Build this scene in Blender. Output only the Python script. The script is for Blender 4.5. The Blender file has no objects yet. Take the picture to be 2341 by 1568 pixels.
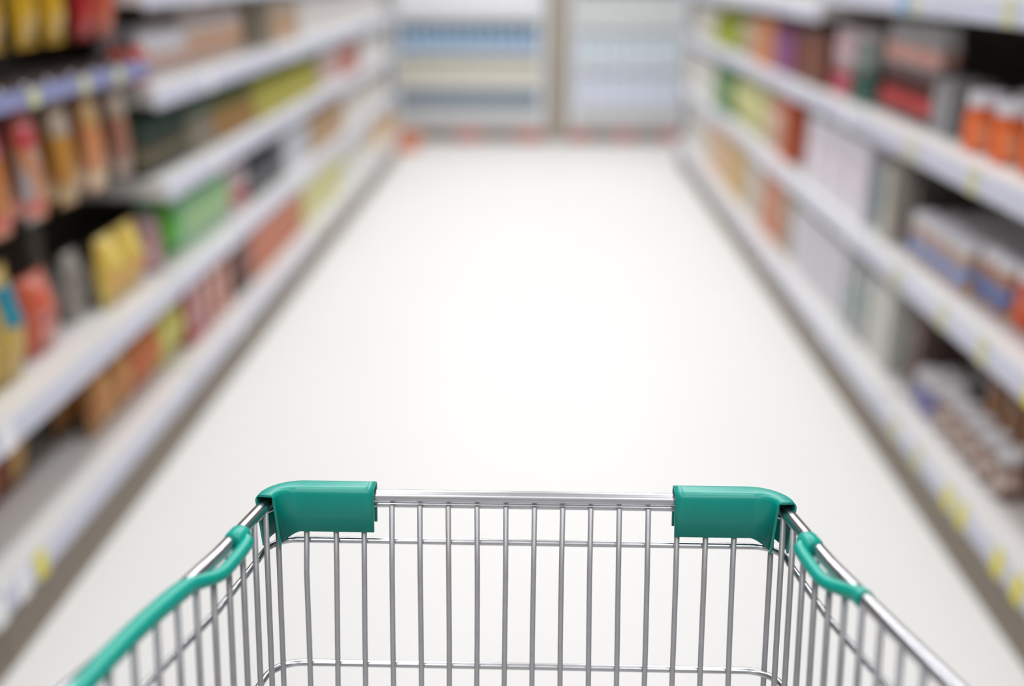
import bpy, bmesh, math, random
from mathutils import Vector, Matrix
C = bpy.context.scene.collection
S = bpy.context.scene
PI = math.pi
# ---------------------------------------------------------------- camera
CAM_H = 1.40
F_PX = 2276.0
cd = bpy.data.cameras.new('camera'); cam = bpy.data.objects.new('camera', cd); C.objects.link(cam)
cd.sensor_fit = 'HORIZONTAL'; cd.sensor_width = 36.0; cd.lens = F_PX / 2341.0 * 36.0
cd.clip_start = 0.02; cd.clip_end = 60
cam.location = (0, 0, CAM_H)
cam.rotation_euler = (math.radians(90 - 20.677), 0, math.radians(1.636))
cd.dof.use_dof = True; cd.dof.focus_distance = 0.83; cd.dof.aperture_fstop = 1.42
S.camera = cam
# ---------------------------------------------------------------- world, exposure
S.view_settings.view_transform = 'Standard'; S.view_settings.look = 'None'
S.view_settings.gamma = 1.0; S.view_settings.use_curve_mapping = False
S.view_settings.exposure = 0.17
S.cycles.max_bounces = 8; S.cycles.diffuse_bounces = 5; S.cycles.glossy_bounces = 4
S.cycles.caustics_reflective = False; S.cycles.caustics_refractive = False
S.cycles.use_denoising = True
w = bpy.data.worlds.new('world'); S.world = w; w.use_nodes = True
w.node_tree.nodes['Background'].inputs[0].default_value = (0.9, 0.95, 1, 1)
w.node_tree.nodes['Background'].inputs[1].default_value = 0.4
# ---------------------------------------------------------------- ceiling tube lights (one row over each side of the aisle)
def area(name, loc, sx, sy, power, col=(0.985, 0.99, 1)):
    l = bpy.data.lights.new(name, 'AREA'); l.shape = 'RECTANGLE'; l.size = sx; l.size_y = sy
    l.energy = power; l.color = col
    o = bpy.data.objects.new(name, l); C.objects.link(o); o.location = loc
    return o
LAMPS = [(x, y) for y in (-1.5, 0.6, 2.6, 4.6, 6.6, 8.3) for x in (-0.62, 0.62)]  # rear pair added behind the camera to light the cart's near faces
for i, (x, y) in enumerate(LAMPS):
    area('tube_light', (x, y, 3.02), 0.28, 1.45, 20 if y < 0 else 12 if y < 1 else 21 if y < 8 else 18)
# ---------------------------------------------------------------- materials
def lin(h):
    h = h.lstrip('#'); r = [int(h[i:i + 2], 16) / 255 for i in (0, 2, 4)]
    return tuple(c / 12.92 if c < 0.04045 else ((c + 0.055) / 1.055) ** 2.4 for c in r) + (1,)
_M = {}
def mat(hexc, rough=0.5, metal=0.0, hex2=None, scale=30, amt=0.12, coat=0.0, bump=0.0, spec=0.5, aniso=None, detail=3):
    key = (hexc, rough, metal, hex2, scale, amt, coat, bump, spec, aniso)
    if key in _M: return _M[key]
    m = bpy.data.materials.new('material_' + hexc.strip('#')); m.use_nodes = True
    nt = m.node_tree; b = nt.nodes['Principled BSDF']
    tc = nt.nodes.new('ShaderNodeTexCoord'); n = nt.nodes.new('ShaderNodeTexNoise')
    n.inputs['Scale'].default_value = scale; n.inputs['Detail'].default_value = detail
    if aniso:
        mp = nt.nodes.new('ShaderNodeMapping'); mp.inputs['Scale'].default_value = aniso
        nt.links.new(tc.outputs['Object'], mp.inputs[0]); nt.links.new(mp.outputs[0], n.inputs['Vector'])
    else:
        nt.links.new(tc.outputs['Object'], n.inputs['Vector'])
    mx = nt.nodes.new('ShaderNodeMix'); mx.data_type = 'RGBA'
    c1 = lin(hexc); c2 = lin(hex2) if hex2 else tuple(c * (1 - amt) for c in c1[:3]) + (1,)
    mx.inputs[6].default_value = c1; mx.inputs[7].default_value = c2
    if hex2:
        r = nt.nodes.new('ShaderNodeValToRGB'); r.color_ramp.elements[0].position = 0.46; r.color_ramp.elements[1].position = 0.56
        nt.links.new(n.outputs['Fac'], r.inputs[0]); nt.links.new(r.outputs[0], mx.inputs[0])
    else:
        nt.links.new(n.outputs['Fac'], mx.inputs[0])
    nt.links.new(mx.outputs[2], b.inputs['Base Color'])
    b.inputs['Roughness'].default_value = rough; b.inputs['Metallic'].default_value = metal
    b.inputs['Coat Weight'].default_value = coat; b.inputs['Specular IOR Level'].default_value = spec
    if bump:
        bp = nt.nodes.new('ShaderNodeBump'); bp.inputs['Strength'].default_value = bump; bp.inputs['Distance'].default_value = 0.002
        nt.links.new(n.outputs['Fac'], bp.inputs['Height']); nt.links.new(bp.outputs[0], b.inputs['Normal'])
    _M[key] = m
    return m
M_FLOOR = mat('#e2e1df', 0.48, scale=1.5, amt=0.03, spec=0.4)
M_WALL = mat('#d9d7d2', 0.8, scale=3, amt=0.05)
M_CEIL = mat('#e8e8e6', 0.9, scale=3, amt=0.04)
M_SHELF = mat('#d6d4d2', 0.42, scale=8, amt=0.05)
M_RAIL = mat('#d9dade', 0.35, scale=12, amt=0.05)
M_STRIP = mat('#c9cbdd', 0.25, scale=12, amt=0.06)
M_TAGP = mat('#cfcf9c', 0.4, scale=40, amt=0.1)
M_LAV_SHADE = mat('#8b90bc', 0.3, scale=12, amt=0.1)  # lavender rail colour, darkened for the shadow on the near left rail
M_KICK = mat('#857a6c', 0.55, scale=6, amt=0.12)
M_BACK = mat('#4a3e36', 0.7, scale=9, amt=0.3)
M_DARKDECK = mat('#3a2e2a', 0.5, scale=5, amt=0.4, aniso=(1, 12, 1))
M_UPR = mat('#9c948c', 0.5, scale=8, amt=0.1)
M_TAGY = mat('#e9dc3e', 0.4, scale=40, amt=0.12)
M_TAGB = mat('#4f9fd6', 0.4, scale=40, amt=0.1)
M_TAGW = mat('#efeff2', 0.4, scale=40, amt=0.06)
M_CHROME = mat('#d0d1d6', 0.24, 1.0, scale=60, amt=0.16)
M_WIRE = mat('#c6c6cb', 0.45, 0.5, scale=90, amt=0.2)
M_GREEN = mat('#00a092', 0.33, scale=14, amt=0.16, detail=6, bump=0.12)
M_GREEN2 = mat('#06ab9a', 0.33, scale=30, amt=0.10, bump=0.05)
M_BLACK = mat('#1c1c1e', 0.6)
M_WHEEL = mat('#55565a', 0.6)
# ---------------------------------------------------------------- mesh helpers
class MB:
    def __init__(s): s.v = []; s.f = []; s.sm = []
    def add(s, vs, fs, smooth=False):
        o = len(s.v); s.v += [tuple(p) for p in vs]
        s.f += [tuple(i + o for i in f) for f in fs]; s.sm += [smooth] * len(fs); return s
    def box(s, x0, x1, y0, y1, z0, z1):
        vs = [(x, y, z) for x in (x0, x1) for y in (y0, y1) for z in (z0, z1)]
        return s.add(vs, [(0, 1, 3, 2), (4, 6, 7, 5), (0, 4, 5, 1), (2, 3, 7, 6), (0, 2, 6, 4), (1, 5, 7, 3)])
    def tube(s, pts, r, n=10, cap=True, closed=False):
        pts = [Vector(p) for p in pts]; N = len(pts); rr = r if isinstance(r, (list, tuple)) else [r] * N
        T = []
        for i in range(N):
            a = pts[(i - 1) % N] if closed or i > 0 else pts[i]; b = pts[(i + 1) % N] if closed or i < N - 1 else pts[i]
            T.append((b - a).normalized())
        up = Vector((0, 0, 1)) if abs(T[0].z) < 0.9 else Vector((0, 1, 0))
        nrm = (up - T[0] * up.dot(T[0])).normalized(); vs = []
        for i in range(N):
            nrm = (nrm - T[i] * nrm.dot(T[i])).normalized(); bi = T[i].cross(nrm)
            for k in range(n):
                a = 2 * PI * k / n; vs.append(pts[i] + (nrm * math.cos(a) + bi * math.sin(a)) * rr[i])
        fs = []
        for i in range(N if closed else N - 1):
            j = (i + 1) % N
            for k in range(n): fs.append((i * n + k, i * n + (k + 1) % n, j * n + (k + 1) % n, j * n + k))
        s.add(vs, fs, True)
        if cap and not closed:
            o = len(s.v) - len(vs)
            s.f += [tuple(o + k for k in reversed(range(n))), tuple(o + (N - 1) * n + k for k in range(n))]; s.sm += [False, False]
        return s
    def lathe(s, prof, n=20, c=(0, 0, 0)):
        vs = []; fs = []
        for r, z in prof:
            for k in range(n): a = 2 * PI * k / n; vs.append((c[0] + r * math.cos(a), c[1] + r * math.sin(a), c[2] + z))
        for i in range(len(prof) - 1):
            for k in range(n): fs.append((i * n + k, i * n + (k + 1) % n, (i + 1) * n + (k + 1) % n, (i + 1) * n + k))
        s.add(vs, fs, True); o = len(s.v) - len(vs)
        s.f += [tuple(o + k for k in reversed(range(n))), tuple(o + (len(prof) - 1) * n + k for k in range(n))]; s.sm += [False, False]
        return s
    def sweep(s, pts, nrms, sec, smooth=True, shear=0.0, flare=None, side=1.0):
        """section (a along horizontal normal, b along z) swept along pts"""
        n = len(sec); vs = []; fs = []
        for ip, (p, q) in enumerate(zip(pts, nrms)):
            fl = flare[ip] if flare else 0
            sc = 1 - (1 - side) * abs(q[0]) if True else 1
            for a, b in sec:
                b2 = b - (fl if b < -0.015 else 0); a2 = a * sc + (shear * q[1] + 0.05 * abs(q[0])) * min(b2, 0); vs.append((p[0] + q[0] * a2, p[1] + q[1] * a2, p[2] + b2))
        for i in range(len(pts) - 1):
            for k in range(n): fs.append((i * n + k, i * n + (k + 1) % n, (i + 1) * n + (k + 1) % n, (i + 1) * n + k))
        s.add(vs, fs, smooth); o = len(s.v) - len(vs)
        h = n // 2
        for base, rev in ((o, True), (o + (len(pts) - 1) * n, False)):
            for k in range(h - 1):
                f = (base + k, base + k + 1, base + n - 2 - k, base + n - 1 - k)
                s.f.append(tuple(reversed(f)) if rev else f); s.sm.append(False)
        return s
    def mesh(s, name, m, bevel=0):
        me = bpy.data.meshes.new(name); me.from_pydata(s.v, [], s.f)
        for p, q in zip(me.polygons, s.sm): p.use_smooth = q
        me.materials.append(m)
        bm = bmesh.new(); bm.from_mesh(me)
        if bevel: bmesh.ops.bevel(bm, geom=list(bm.edges), offset=bevel, segments=2, affect='EDGES', profile=0.5)
        bmesh.ops.recalc_face_normals(bm, faces=bm.faces); bm.to_mesh(me); bm.free()
        return me
    def obj(s, name, m, parent=None, bevel=0):
        o = bpy.data.objects.new(name, s.mesh(name, m, bevel)); C.objects.link(o)
        if parent: o.parent = parent
        return o
def tag(o, label, cat, group=None):
    o['label'] = label; o['category'] = cat
    if group: o['group'] = group
    return o
def thing(name, label, cat, loc=(0, 0, 0), rz=0, group=None):
    o = bpy.data.objects.new(name, None); C.objects.link(o); o.empty_display_size = 0.05
    o.location = loc; o.rotation_euler = (0, 0, rz); return tag(o, label, cat, group)
def struct(o, label=None):
    o['kind'] = 'structure'
    if label: o['label'] = label
    return o
# ---------------------------------------------------------------- room shell
struct(MB().box(-4.2, 4.2, -3, 9.7, -0.1, 0).obj('floor', M_FLOOR), 'glossy pale cream shop floor')
struct(MB().box(-4.2, 4.2, 9.7, 9.8, 0, 3.3).obj('wall_back', M_WALL), 'pale wall behind the coolers')
struct(MB().box(-4.2, 4.2, -3.1, -3, 0, 3.3).obj('wall_front', M_WALL))
struct(MB().box(-4.3, -4.2, -3, 9.7, 0, 3.3).obj('wall_left', M_WALL))
struct(MB().box(4.2, 4.3, -3, 9.7, 0, 3.3).obj('wall_right', M_WALL))
struct(MB().box(-4.2, 4.2, -3, 9.7, 3.3, 3.4).obj('ceiling', M_CEIL), 'white shop ceiling')
for i, (x, y) in enumerate(LAMPS):
    t = thing('ceiling_light', 'white ceiling tube light fitting above the aisle', 'ceiling light', (x, y, 3.3), 0, 'ceiling lights above the aisle')
    MB().box(-0.17, 0.17, -0.76, 0.76, -0.2, -0.18).obj('housing', M_CEIL, t)
    for s in (-1, 1): MB().tube([(0, s * 0.5, 0), (0, s * 0.5, -0.18)], 0.006, 6).obj('hanger', M_CEIL, t)
struct(MB().box(0.045, 0.225, 8.62, 8.8, 0, 3.3).obj('trim_1', mat('#a79d90', 0.7, scale=5, amt=0.1)), 'taupe square column between the two coolers')
# ---------------------------------------------------------------- shelving
def shelf(parent, X, s, y0, y1, zlow, depth, tags=(), dark=False, rail_h=0.06, strip=None):
    if dark: rail_h = 0.036; strip = M_LAV_SHADE
    if zlow < 0.2: X -= s * 0.02; depth += 0.02      # base deck stands 2 cm proud
    """X front x, s +1 when the shelf runs to +x. zlow = underside of rail. top surface = zlow+rail_h+0.005"""
    zt = zlow + rail_h + 0.005
    e = 0.004
    b = MB(); xa, xb = sorted((X + s * 0.006, X + s * depth))
    b.box(xa, xb, y0 + e, y1 - e, zt - 0.022, zt)
    b.box(xa, xb, y0 + e, y0 + e + 0.012, zt - 0.055, zt - 0.022)      # folded side flanges
    b.box(xa, xb, y1 - e - 0.012, y1 - e, zt - 0.055, zt - 0.022)
    sh = b.obj('shelf', M_DARKDECK if dark else M_SHELF, parent)
    xa, xb = sorted((X, X + s * 0.006))
    MB().box(xa, xb, y0 + e, y1 - e, zlow, zt).obj('price_rail', M_LAV_SHADE if dark else M_RAIL, sh)
    xa, xb = sorted((X - s * 0.003, X))
    MB().box(xa, xb, y0 + 0.01, y1 - 0.01, zlow + 0.006, zt - 0.010).obj('price_strip', strip or M_STRIP, sh)
    for ty, col in tags:
        xa, xb = sorted((X - s * 0.006, X - s * 0.003))
        MB().box(xa, xb, ty - 0.022, ty + 0.022, zlow + 0.001, zt - 0.003).obj('price_tag', {'y': M_TAGY, 'b': M_TAGB, 'w': M_TAGW, 'p': M_TAGP}[col], sh)
    return sh
def bay(side, y0, y1, levels, label, top=2.0, depth=0.45):
    X = -1.12 if side < 0 else 1.05; s = side
    t = thing('shelving_bay', label, 'shelf', (0, 0, 0)); t.location = (X + s * depth / 2, (y0 + y1) / 2, 0)
    off = Vector(t.location)
    g = bpy.data.objects.new('tmp', None)
    kids = []
    for i, (z, d, tg, dk) in enumerate(levels):
        kids.append(shelf(None, X, s, y0, y1, z, d, tg, dk))
    e = 0.003
    xa, xb = sorted((X - s * 0.006, X + s * 0.01))
    kids.append(MB().box(xa, xb, y0 + e, y1 - e, 0, 0.127).obj('kick_plate', M_KICK))
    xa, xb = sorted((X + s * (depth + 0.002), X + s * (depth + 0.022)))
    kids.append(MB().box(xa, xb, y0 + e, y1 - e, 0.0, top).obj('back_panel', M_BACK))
    for yy in (y0 + e, y1 - e - 0.03):
        xa, xb = sorted((X + s * (depth - 0.03), X + s * depth))
        kids.append(MB().box(xa, xb, yy, yy + 0.03, 0.0, top).obj('upright', M_UPR))
    for k in kids:
        k.parent = t; k.location = -off
    bpy.data.objects.remove(g)
    return t, kids
# tag positions
LT = {1: [(0.9, 'y')], }
LB = [0.48, 1.70, 2.92, 4.14, 5.36, 6.58, 7.76]
RB = [0.34, 1.56, 2.78, 4.0, 5.22, 6.44, 7.66]
LN = ['left white shelving bay nearest the camera, almost outside the picture',
      'left shelving bay with dark upper deck and hanging tall packets, nearest one in view',
      'left white shelving bay with green packs, next beyond the hanging packets',
      'left white shelving bay third from the hanging packets toward the coolers, orange and yellow goods',
      'left white shelving bay second from the far end of the aisle',
      'left white shelving bay at the far end of the aisle beside the coolers']
for i in range(6):
    y0, y1 = LB[i], LB[i + 1]
    if i < 2:
        lv = [(0.132, 0.45, [(1.70 - 0.02, 'w')] if i == 0 else [(1.86, 'y'), (1.78, 'w')], False),
              (0.44, 0.45, [(1.6, 'w')] if i == 0 else [(1.86, 'w')], False),
              (1.112, 0.45, [] if i == 0 else [(2.21, 'p'), (2.47, 'p'), (2.68, 'p')], True),
              (1.50, 0.40, [], False)]
    else:
        r = random.Random(i)
        lv = [(z, 0.45, [(y0 + 0.1 + 0.3 * k + r.random() * 0.1, r.choice('ywww')) for k in range(4)] if i > 2 and z < 0.2 else [(y0 + 0.5, 'w')], False) for z in (0.132, 0.44, 0.735, 1.01, 1.29)]
    t, kids = bay(-1, y0, y1, lv, LN[i])
    if i == 1: NEARBAY = (t, kids)
RN = ['right white shelving bay nearest the camera, almost outside the picture',
      'right white shelving bay holding the orange jars, nearest one in view',
      'right white shelving bay with red multipacks and large white packs, middle distance',
      'right white shelving bay with purple and orange boxes beyond the step in the top rail',
      'right white shelving bay second from the far end of the aisle',
      'right white shelving bay at the far end of the aisle beside the coolers']
for i in range(6):
    y0, y1 = RB[i], RB[i + 1]; r = random.Random(20 + i)
    T = [[], [], [], []]
    if i == 1: T = [[(1.60, 'w'), (1.83, 'y'), (1.93, 'y'), (2.135, 'y'), (2.22, 'y'), (2.44, 'p'), (2.62, 'p')], [(1.97, 'y'), (2.22, 'p'), (2.47, 'p')], [(2.42, 'p')], [(2.38, 'p')]]
    if i == 2: T = [[(3.4, 'w')], [(2.83, 'p'), (3.3, 'w')], [(2.86, 'p'), (3.5, 'w')], [(3.07, 'b'), (2.98, 'p')]]
    if i > 2: T = [[(y0 + 0.4, 'w')], [(y0 + 0.7, 'w')], [(y0 + 0.3, 'w')], [(y0 + 0.3, 'w')]]
    lv = [(z, 0.45, tg, False) for z, tg in zip((0.128, 0.52, 0.885, 1.274 if i < 3 else 1.205), T)]
    bay(1, y0, y1, lv, RN[i])
# ---------------------------------------------------------------- product builders. local front = +x, base at z=0
def rbox(x0, x1, y0, y1, z0, z1, name, m, bevel=0.002): return MB().box(x0, x1, y0, y1, z0, z1).obj(name, m, None, bevel)
def pouch_mb(w, h, t, u0=0, u1=1, v0=0, v1=1, off=0.0, both=True, nu=10, nv=14):
    def P(u, v, sgn):
        prof = (max(0, math.sin(PI * min(max((v - 0.06) / 0.88, 0), 1)))) ** 0.55 * (max(0, 1 - (2 * u - 1) ** 2)) ** 0.6
        x = sgn * (t / 2 * prof + off + 0.0008); x += 0.003 * math.sin(9 * u + 5 * v) * prof + 0.002 * math.sin(23 * v + 3 * u) * prof
        pinch = 1 - 0.07 * prof
        return (x, (u - 0.5) * w * pinch, v * h)
    mb = MB(); G = lambda i, j: (u0 + (u1 - u0) * i / nu, v0 + (v1 - v0) * j / nv)
    for sgn in ((1, -1) if both else (1,)):
        vs = [P(*G(i, j), sgn) for j in range(nv + 1) for i in range(nu + 1)]
        fs = [(j * (nu + 1) + i, j * (nu + 1) + i + 1, (j + 1) * (nu + 1) + i + 1, (j + 1) * (nu + 1) + i) for j in range(nv) for i in range(nu)]
        mb.add(vs, fs, True)
    if both:
        o = (nu + 1) * (nv + 1); ring = [j * (nu + 1) for j in range(nv + 1)] + [nv * (nu + 1) + i for i in range(1, nu + 1)] + [j * (nu + 1) + nu for j in reversed(range(nv))] + [i for i in reversed(range(1, nu))]
        for a, b in zip(ring, ring[1:] + ring[:1]): mb.f.append((a, b, b + o, a + o)); mb.sm.append(True)
    return mb
def jar(d, h, body, lid, label, lidh=0.22, patch=None):
    r = d / 2; H = h * (1 - lidh); out = []
    out.append(MB().lathe([(r * 0.85, 0), (r * 0.97, 0.004), (r, 0.012), (r, H * 0.86), (r * 0.94, H * 0.95), (r * 0.84, H)], 24).obj('jar_body', mat(body, 0.25, coat=0.3, amt=0.15)))
    out.append(MB().lathe([(r * 0.96, 0), (r * 0.98, 0.003), (r * 0.98, h * lidh - 0.004), (r * 0.92, h * lidh)], 24, (0, 0, H)).obj('lid', mat(lid, 0.4, amt=0.05)))
    out.append(MB().lathe([(r * 1.006, H * 0.14), (r * 1.012, H * 0.15), (r * 1.012, H * 0.76), (r * 1.006, H * 0.77)], 24).obj('paper_label', mat(label, 0.4, hex2=patch or None, scale=26, amt=0.1)))
    return out
def bottle(d, h, body, cap, label, patch=None):
    r = d / 2; out = []
    out.append(MB().lathe([(r * 0.8, 0), (r, 0.008), (r, h * 0.55), (r * 0.9, h * 0.64), (r * 0.42, h * 0.78), (r * 0.36, h * 0.82), (r * 0.36, h * 0.9)], 20).obj('bottle_body', mat(body, 0.2, coat=0.3, amt=0.15)))
    out.append(MB().lathe([(r * 0.46, 0), (r * 0.48, 0.003), (r * 0.46, h * 0.1)], 16, (0, 0, h * 0.9)).obj('bottle_cap', mat(cap, 0.4)))
    out.append(MB().lathe([(r * 1.006, h * 0.12), (r * 1.015, h * 0.13), (r * 1.015, h * 0.5), (r * 1.006, h * 0.51)], 20).obj('paper_label', mat(label, 0.4, hex2=patch, scale=26)))
    return out
def carton(w, d, h, body, panel, patch=None, flap=None):
    out = [rbox(-d / 2, d / 2, -w / 2, w / 2, 0, h, 'carton_body', mat(body, 0.45, amt=0.08), 0.002)]
    out.append(rbox(d / 2 + 0.0002, d / 2 + 0.0014, -w * 0.42, w * 0.42, h * 0.22, h * 0.80, 'printed_panel', mat(panel, 0.4, hex2=patch, scale=24), 0.0004))
    out.append(rbox(-d / 2 + 0.004, d / 2 - 0.004, -w / 2 + 0.004, w / 2 - 0.004, h, h + 0.002, 'top_flap', mat(flap or body, 0.5), 0.0005))
    return out
def brick(w, d, h, body, panel, cap='#ffffff', patch=None):        # gable-top drink carton
    b = MB(); hh = h * 0.82; x, y = d / 2, w / 2
    vs = [(-x, -y, 0), (x, -y, 0), (x, y, 0), (-x, y, 0), (-x, -y, hh), (x, -y, hh), (x, y, hh), (-x, y, hh), (-x * .06, -y, h * .95), (x * .06, -y, h * .95), (x * .06, y, h * .95), (-x * .06, y, h * .95), (-x * .06, -y, h), (x * .06, -y, h), (x * .06, y, h), (-x * .06, y, h)]
    fs = [(0, 3, 2, 1), (0, 1, 5, 4), (1, 2, 6, 5), (2, 3, 7, 6), (3, 0, 4, 7), (4, 5, 9, 8), (6, 7, 11, 10), (5, 6, 10, 9), (7, 4, 8, 11), (8, 9, 13, 12), (9, 10, 14, 13), (10, 11, 15, 14), (11, 8, 12, 15), (12, 13, 14, 15)]
    b.add(vs, fs); out = [b.obj('carton_body', mat(body, 0.4, amt=0.06))]
    out.append(rbox(x + 0.0002, x + 0.0014, -y * .9, y * .9, hh * 0.18, hh * 0.85, 'printed_panel', mat(panel, 0.4, hex2=patch, scale=22), 0.0004))
    return out
def pouch(w, h, t, body, panel, body2=None, patch=None, lo=0.2, hi=0.72):
    out = [pouch_mb(w, h, t).obj('bag', mat(body, 0.33, hex2=body2, scale=16, amt=0.15, coat=0.2))]
    out.append(pouch_mb(w, h, t, 0.18, 0.82, lo, hi, 0.0012, False).obj('printed_panel', mat(panel, 0.35, hex2=patch, scale=26, amt=0.12)))
    for v in (0.0, 0.955): out.append(MB().box(-0.002, 0.002, -w / 2, w / 2, v * h, v * h + 0.045 * h).obj('crimped_seal', mat(body, 0.4, amt=0.2)))
    return out
def hang_tab(hw, h, m):
    b = MB(); z0, z1, r = h - 0.008, h + 0.024, 0.007; zc = h + 0.012
    b.box(-0.0015, 0.0015, -hw, hw, z0, zc - r).box(-0.0015, 0.0015, -hw, hw, zc + r, z1)
    return b.box(-0.0015, 0.0015, -hw, -r, zc - r, zc + r).box(-0.0015, 0.0015, r, hw, zc - r, zc + r).obj('hang_tab', m)
def packet(w, h, t, top, body, foot, patch=None):                  # tall hanging packet with hang card
    out = [pouch_mb(w, h, t).obj('bag', mat(body, 0.32, hex2=patch, scale=9, amt=0.12, coat=0.2, aniso=(1, 1, 0.35)))]
    out.append(pouch_mb(w, h, t, 0.03, 0.97, 0.72, 0.97, 0.0012, False).obj('header_print', mat(top, 0.35, amt=0.15)))
    out.append(pouch_mb(w, h, t, 0.03, 0.97, 0.03, 0.22, 0.0012, False).obj('footer_print', mat(foot, 0.35, amt=0.15)))
    out.append(hang_tab(w * 0.3, h, mat(top, 0.4)))
    return out
def multipack(n, d, h, body, label, cap, patch, tray, fz=0.0):      # shrink wrapped block of small bottles on a tray
    w = n * d; out = [rbox(-d, d, -w / 2, w / 2, 0, h * 0.22, 'tray', mat(tray, 0.6), 0.001)]
    for a in (-0.5, 0.5):
        for k in range(n):
            y = (k - (n - 1) / 2) * d; r = d / 2 * 0.93
            out.append(MB().lathe([(r * .8, 0.003), (r, 0.012), (r, h * .62), (r * .85, h * .74), (r * .5, h * .86), (r * .45, h)], 14, (a * d, y, 0)).obj('bottle', mat(body, 0.3, coat=0.3)))
            out.append(MB().lathe([(r * 1.01, h * 0.26), (r * 1.02, h * .27), (r * 1.02, h * .6), (r * 1.01, h * .61)], 14, (a * d, y, 0)).obj('bottle_label', mat(label, 0.35, hex2=patch, scale=40)))
            out.append(MB().lathe([(r * .52, 0), (r * .52, h * 0.09)], 12, (a * d, y, h * 0.94)).obj('bottle_cap', mat(cap, 0.4)))
    return out
def place(kind, parts, spots, name, label, cat, group):
    """spots: (x, y, z, rz). first spot uses the parts, later ones copies"""
    first = True
    for (x, y, z, rz) in spots:
        t = thing(name, label, cat, (x, y, z), rz, group if len(spots) > 1 else None)
        for p in parts:
            q = p if first else p.copy()
            if not first: C.objects.link(q)
            q.parent = t
        first = False
SURF = {'A': 0.95, 'B': 0.585, 'C': 0.193, 'D': 1.327, '1': 1.075, '2': 0.80, '3': 0.505, '0': 0.197, 'N': 1.153}
def run(shelf_id, y0, y1, w, d, parts, name, label, cat, group, rows=2, setback=0.05, gap=0.004, stack=1, h=0.0, jit=0.0, yaw=0.0, pitch_d=None):
    rnd = random.Random(hash(label) % 1000 if False else len(label) * 7 + int(y0 * 100))
    right = shelf_id in 'ABCD'; s = 1 if right else -1; X = 1.05 if right else -1.12
    z = SURF[shelf_id]; spots = []
    n = max(1, int((y1 - y0) / (w + gap) + 1e-6)); pit = (y1 - y0) / n; D = (pitch_d or d + 0.005)
    for r in range(rows):
        for k in range(n):
            for q in range(stack):
                x = X + s * (setback + d / 2 + r * D + (rnd.random() * jit))
                spots.append((x, y0 + (k + 0.5) * pit, z + 0.0005 + q * (h + 0.0005), (PI if right else 0) + (rnd.random() - 0.5) * yaw))
    place(None, parts, spots, name, label, cat, group)
# ------------------------------------------------- right side goods
# shelf A
run('A', 2.22, 2.73, 0.098, 0.098, jar(0.096, 0.150, '#d9601a', '#e6e6ee', '#e8651c', patch='#eb9a72'), 'jar', 'orange jar with white screw lid on the right upper shelf', 'jar', 'orange jars on the right upper shelf', rows=2, setback=0.05, gap=0.07, pitch_d=0.12)
run('A', 2.85, 3.00, 0.07, 0.12, carton(0.07, 0.12, 0.15, '#8a8a8d', '#9c9ca0'), 'carton', 'plain grey carton beside the red multipacks on the right upper shelf', 'box', 'grey cartons beside the red multipacks', rows=1, setback=0.09)
run('A', 3.02, 3.50, 0.234, 0.13, multipack(6, 0.039, 0.125, '#5a2a22', '#d8525a', '#c83a44', '#c8463e', '#6b4a44'), 'multipack', 'shrink-wrapped multipack of small red bottles, lower tier on right upper shelf', 'multipack', 'red lower multipacks', rows=1, setback=0.07, gap=0.002, pitch_d=0.14)
SURF['A'] = 0.95 + 0.13
run('A', 3.02, 3.50, 0.234, 0.13, multipack(6, 0.039, 0.150, '#d9dadc', '#c98a80', '#e4e6ea', '#d7b0a6', '#55504e'), 'multipack', 'multipack of small white bottles stacked on top of the red ones', 'multipack', 'white upper multipacks', rows=1, setback=0.07, gap=0.002, pitch_d=0.14)
SURF['A'] = 0.95
run('A', 3.54, 3.75, 0.085, 0.085, jar(0.083, 0.11, '#1d4a3c', '#46605a', '#2b5a4c', patch='#5a7a70'), 'jar', 'dark green jar standing beyond the red multipacks', 'jar', 'dark green jars beyond the multipacks', rows=2, setback=0.06)
run('A', 3.76, 3.99, 0.085, 0.085, jar(0.083, 0.11, '#c33a4e', '#b8989c', '#c86a78', patch='#b03a48'), 'jar', 'red jar with pinkish lid beside the dark green jars', 'jar', 'red jars beside the dark green jars', rows=2, setback=0.06)
SURF['A'] = 0.95 + 0.111
run('A', 3.54, 3.75, 0.085, 0.085, jar(0.083, 0.13, '#7c8a84', '#b4a8aa', '#96a09a', patch='#6a7470'), 'jar', 'grey-green tub stacked on the dark green jars', 'tub', 'grey-green tubs in the upper layer', rows=2, setback=0.06)
run('A', 3.76, 3.99, 0.085, 0.085, jar(0.083, 0.13, '#d8c0c6', '#c4b0b4', '#dcd0d6', patch='#c86070'), 'jar', 'white and pink tub stacked on the red jars', 'tub', 'white and pink tubs in the upper layer', rows=2, setback=0.06)
SURF['A'] = 0.95
run('A', 4.04, 4.50, 0.065, 0.12, carton(0.064, 0.12, 0.215, '#6a3a26', '#8a4a2a'), 'carton', 'dark brown carton on the right upper shelf just past the rail step', 'box', 'dark brown cartons on the right upper shelf', setback=0.05)
run('A', 4.51, 4.88, 0.07, 0.12, carton(0.069, 0.12, 0.19, '#7d3a70', '#8d4684'), 'carton', 'purple carton on the right upper shelf', 'box', 'purple cartons on the right upper shelf', setback=0.04)
run('A', 4.89, 5.38, 0.085, 0.12, carton(0.084, 0.12, 0.215, '#c4743c', '#d28c58', '#c08a62'), 'carton', 'orange brown carton on the right upper shelf beyond the purple ones', 'box', 'orange brown cartons on the right upper shelf', setback=0.04)
run('A', 5.39, 5.88, 0.09, 0.12, pouch(0.088, 0.20, 0.07, '#c9b69a', '#d8c8b0'), 'pouch', 'beige bag on the right upper shelf beyond the orange brown cartons', 'bag', 'beige bags on the right upper shelf', setback=0.04, rows=1)
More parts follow.
